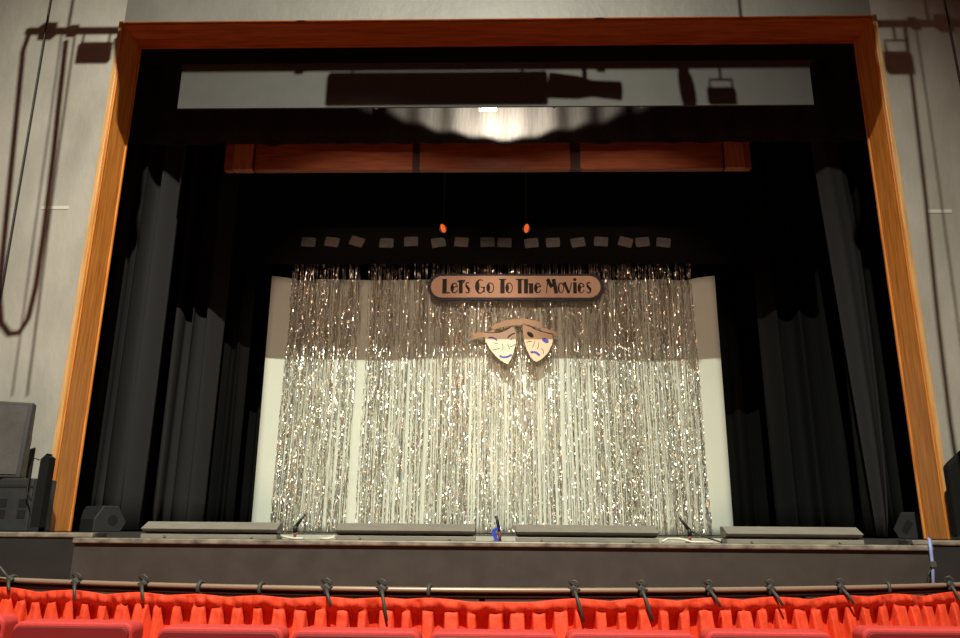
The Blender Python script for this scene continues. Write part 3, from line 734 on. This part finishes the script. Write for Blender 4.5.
def skirt(u, v):
    x = -4.8+9.6*u
    p = u*NP; i = int(p); f = p-i
    lo = .22+.25*abs(pl_ph[i]); hi = min(.97, lo+.40+.45*(pl_am[i]-.6))
    def ss(t_): t_ = max(0, min(1, t_)); return t_*t_*(3-2*t_)
    m = ss((f-lo)/.10)*(1-ss((f-hi)/.03))          # the raised face of this pleat
    z = -.03-v*(.78-.03)
    zz = RZ+z+sag(x)*(1-v)**3
    hd = .095           # gathered header
    wr = math.sin(p*7.3+55*z+1.7*math.sin(p*1.3))*.5+.5*math.sin(p*4.1-38*z+2*math.sin(p*.7))+.4*math.sin(p*13+20*z)
    if -z < hd:
        k = max(0, (-z-.03)/(hd-.03))
        y = -.030+.0075*wr*(.4+.6*math.sin(PI*min(1, k*.9)))-.012*math.sin(PI*k)*(.6+.4*math.sin(p*2.9))-.010*m*k
        if .85 < k: y += .008
    else:
        k = min(1, (-z-hd)/.03); g = (-z-hd)
        y = -.022+.030*k*(1-m)-m*(.010*k+.26*g*pl_am[i])+.42*g*(1-m)+.004*wr*k
        y = min(y, .036)
    return (x+.02*(f-.5)*(-z)*4*pl_ph[i]*3, ry(x)+y-.02, zz)
def sv(j, n): return 0
rows = [0, .01, .02, .03, .04, .06, .08, .095, .105, .11, .115, .12, .125, .13, .14, .15, .165, .20, .26, .34, .45, .6, .8, 1]
b = MB(); NU = NP*24
vs = [skirt(i/NU*.999999, v) for v in rows for i in range(NU+1)]
b.add(vs, [(j*(NU+1)+i, j*(NU+1)+i+1, (j+1)*(NU+1)+i+1, (j+1)*(NU+1)+i) for j in range(len(rows)-1) for i in range(NU)], True)
b.build('cloth', M['redcloth'], sk, solid=.004)
desc = {'knot': 'knotted with one end sticking up', 'loop': 'tied in a small loop', 'tail': 'with a short dangling tail', 'stub': 'with hardly any tail', 'long': 'with a long dangling tail'}
for i, ((px, kind), x) in enumerate(zip(ties, tie_x)):
    y = ry(x); p = Vector((x, y, RZ))
    t = thing('rail_tie', 'dark ribbon tie on the rail, %s, %s' % (ordn(i, len(ties)), desc[kind]), 'tie', p, 'dark ties along the rail')
    s_ = r5.choice((-1, 1))
    MB().tube([p+Vector((.022*math.cos(a)*.3, .036*math.cos(a), .036*math.sin(a)-.008)) for a in [2*PI*k/12 for k in range(13)]], .012, 6).build('wrap', M['tie'], t)
    if kind != 'stub': MB().box(p+Vector((0, -.035, .008)), (.05, .03, .038), Matrix.Rotation(.6*s_, 3, 'Y')).build('knot', M['tie'], t, bevel=.01)
    ln = {'knot': .06, 'loop': .10, 'tail': .09, 'stub': .0, 'long': .17}[kind]
    if ln: MB().tube([p+Vector((.0, -.045, 0)), p+Vector((.02, -.075, -ln*.4)), p+Vector((.045, -.095, -ln))], [.010, .011, .008], 6).build('tail', M['tie'], t)
    if kind == 'knot': MB().tube([p+Vector((-.01, -.03, .01)), p+Vector((-.05, -.03, .05)), p+Vector((-.085, -.03, .085)), p+Vector((-.12, -.03, .075))], .009, 6).build('loose_end', M['tie'], t)
    if kind in ('loop', 'long', 'tail'):
        MB().tube([p+Vector((.0, -.03, .02)), p+Vector((-.035*1, -.03, .05)), p+Vector((-.0, -.03, .062)), p+Vector((.03, -.03, .04)), p+Vector((.0, -.03, .015))], .007, 6).build('bow_loop', M['tie'], t)

# ---------------------------------------------------------------- front row of seats
SZ = -.30
seats = [(-50, 22, 619), (22, 150, 620), (166, 293, 623), (297, 424, 627), (430, 558, 629.5), (563, 692, 630), (697, 824, 628.5), (846, 974, 625.5)]
sy = curve3([((a+b)/2, c, ) for a, b, c in seats[1:]], SZ)
def rrect(w, h, r, n=6):
    pts = []
    for cx, cz, a0 in ((w/2-r, h-r, 0), (-w/2+r, h-r, 90), (-w/2+r*.4, r*.4, 180), (w/2-r*.4, r*.4, 270)):
        rr = r if a0 < 180 else r*.4
        for k in range(n+1):
            a = math.radians(a0+90*k/n); pts.append((cx+rr*math.cos(a), cz+rr*math.sin(a)))
    return pts
def make_seat(w, loc, label):
    t = thing('theater_chair', label, 'chair', loc, 'front row of red theater chairs')
    L0 = Vector(loc); H = SZ-AUD
    bb = [L0+Vector((x, -.05, H-.62+z)) for x, z in rrect(w, .62, .035)]
    MB().prism(bb, (0, .11, 0)).build('backrest', M['redseat'], t, bevel=.016, seg=3)
    pb = [L0+Vector((x, -.062, H-.62+z)) for x, z in rrect(w-.02, .62-.014, .03)]
    MB().prism(pb, (0, .03, 0)).build('back_panel', M['redback'], t, bevel=.006)
    MB().bounds(L0+Vector((-w/2+.03, .06, H-.50)), L0+Vector((w/2-.03, .46, H-.40))).build('seat_cushion', M['redseat'], t, bevel=.03, seg=3)
    for s_ in (-1, 1):
        MB().bounds(L0+Vector((s_*(w/2-.03)-.02, -.04, 0)), L0+Vector((s_*(w/2-.03)+.02, .38, .05))).build('foot', M['black'], t)
        MB().bounds(L0+Vector((s_*(w/2-.03)-.02, .0, .05)), L0+Vector((s_*(w/2-.03)+.02, .08, H-.45))).build('leg', M['black'], t)
    return t
lab = ['red theater chair cut off by the left edge of the photo', 'second red theater chair from the left in the front row', 'third red theater chair from the left, after a wider gap', 'fourth red theater chair from the left in the front row',
       'red theater chair in front of the centre of the stage', 'third red theater chair from the right in the front row', 'second red theater chair from the right, before a wide gap', 'red theater chair cut off by the right edge of the photo']
proto = None
for (a, b_, c), l in zip(seats, lab):
    pa, pb = onz(a, c, SZ), onz(b_, c, SZ); x = (pa.x+pb.x)/2
    for _k in range(30): x = at((a+b_)/2, c, sy(x)).x
    if a == -50: x = at(20, 619, sy(-2.2)).x-.24
    if b_ == 974: x = at(847, 625.5, sy(1.9)).x+.24
    loc_ = Vector((x, sy(x)-.05, AUD))
    if proto is None: proto = make_seat(.478, loc_, l); seat0 = proto
    else: copy_thing(proto, loc_, l)
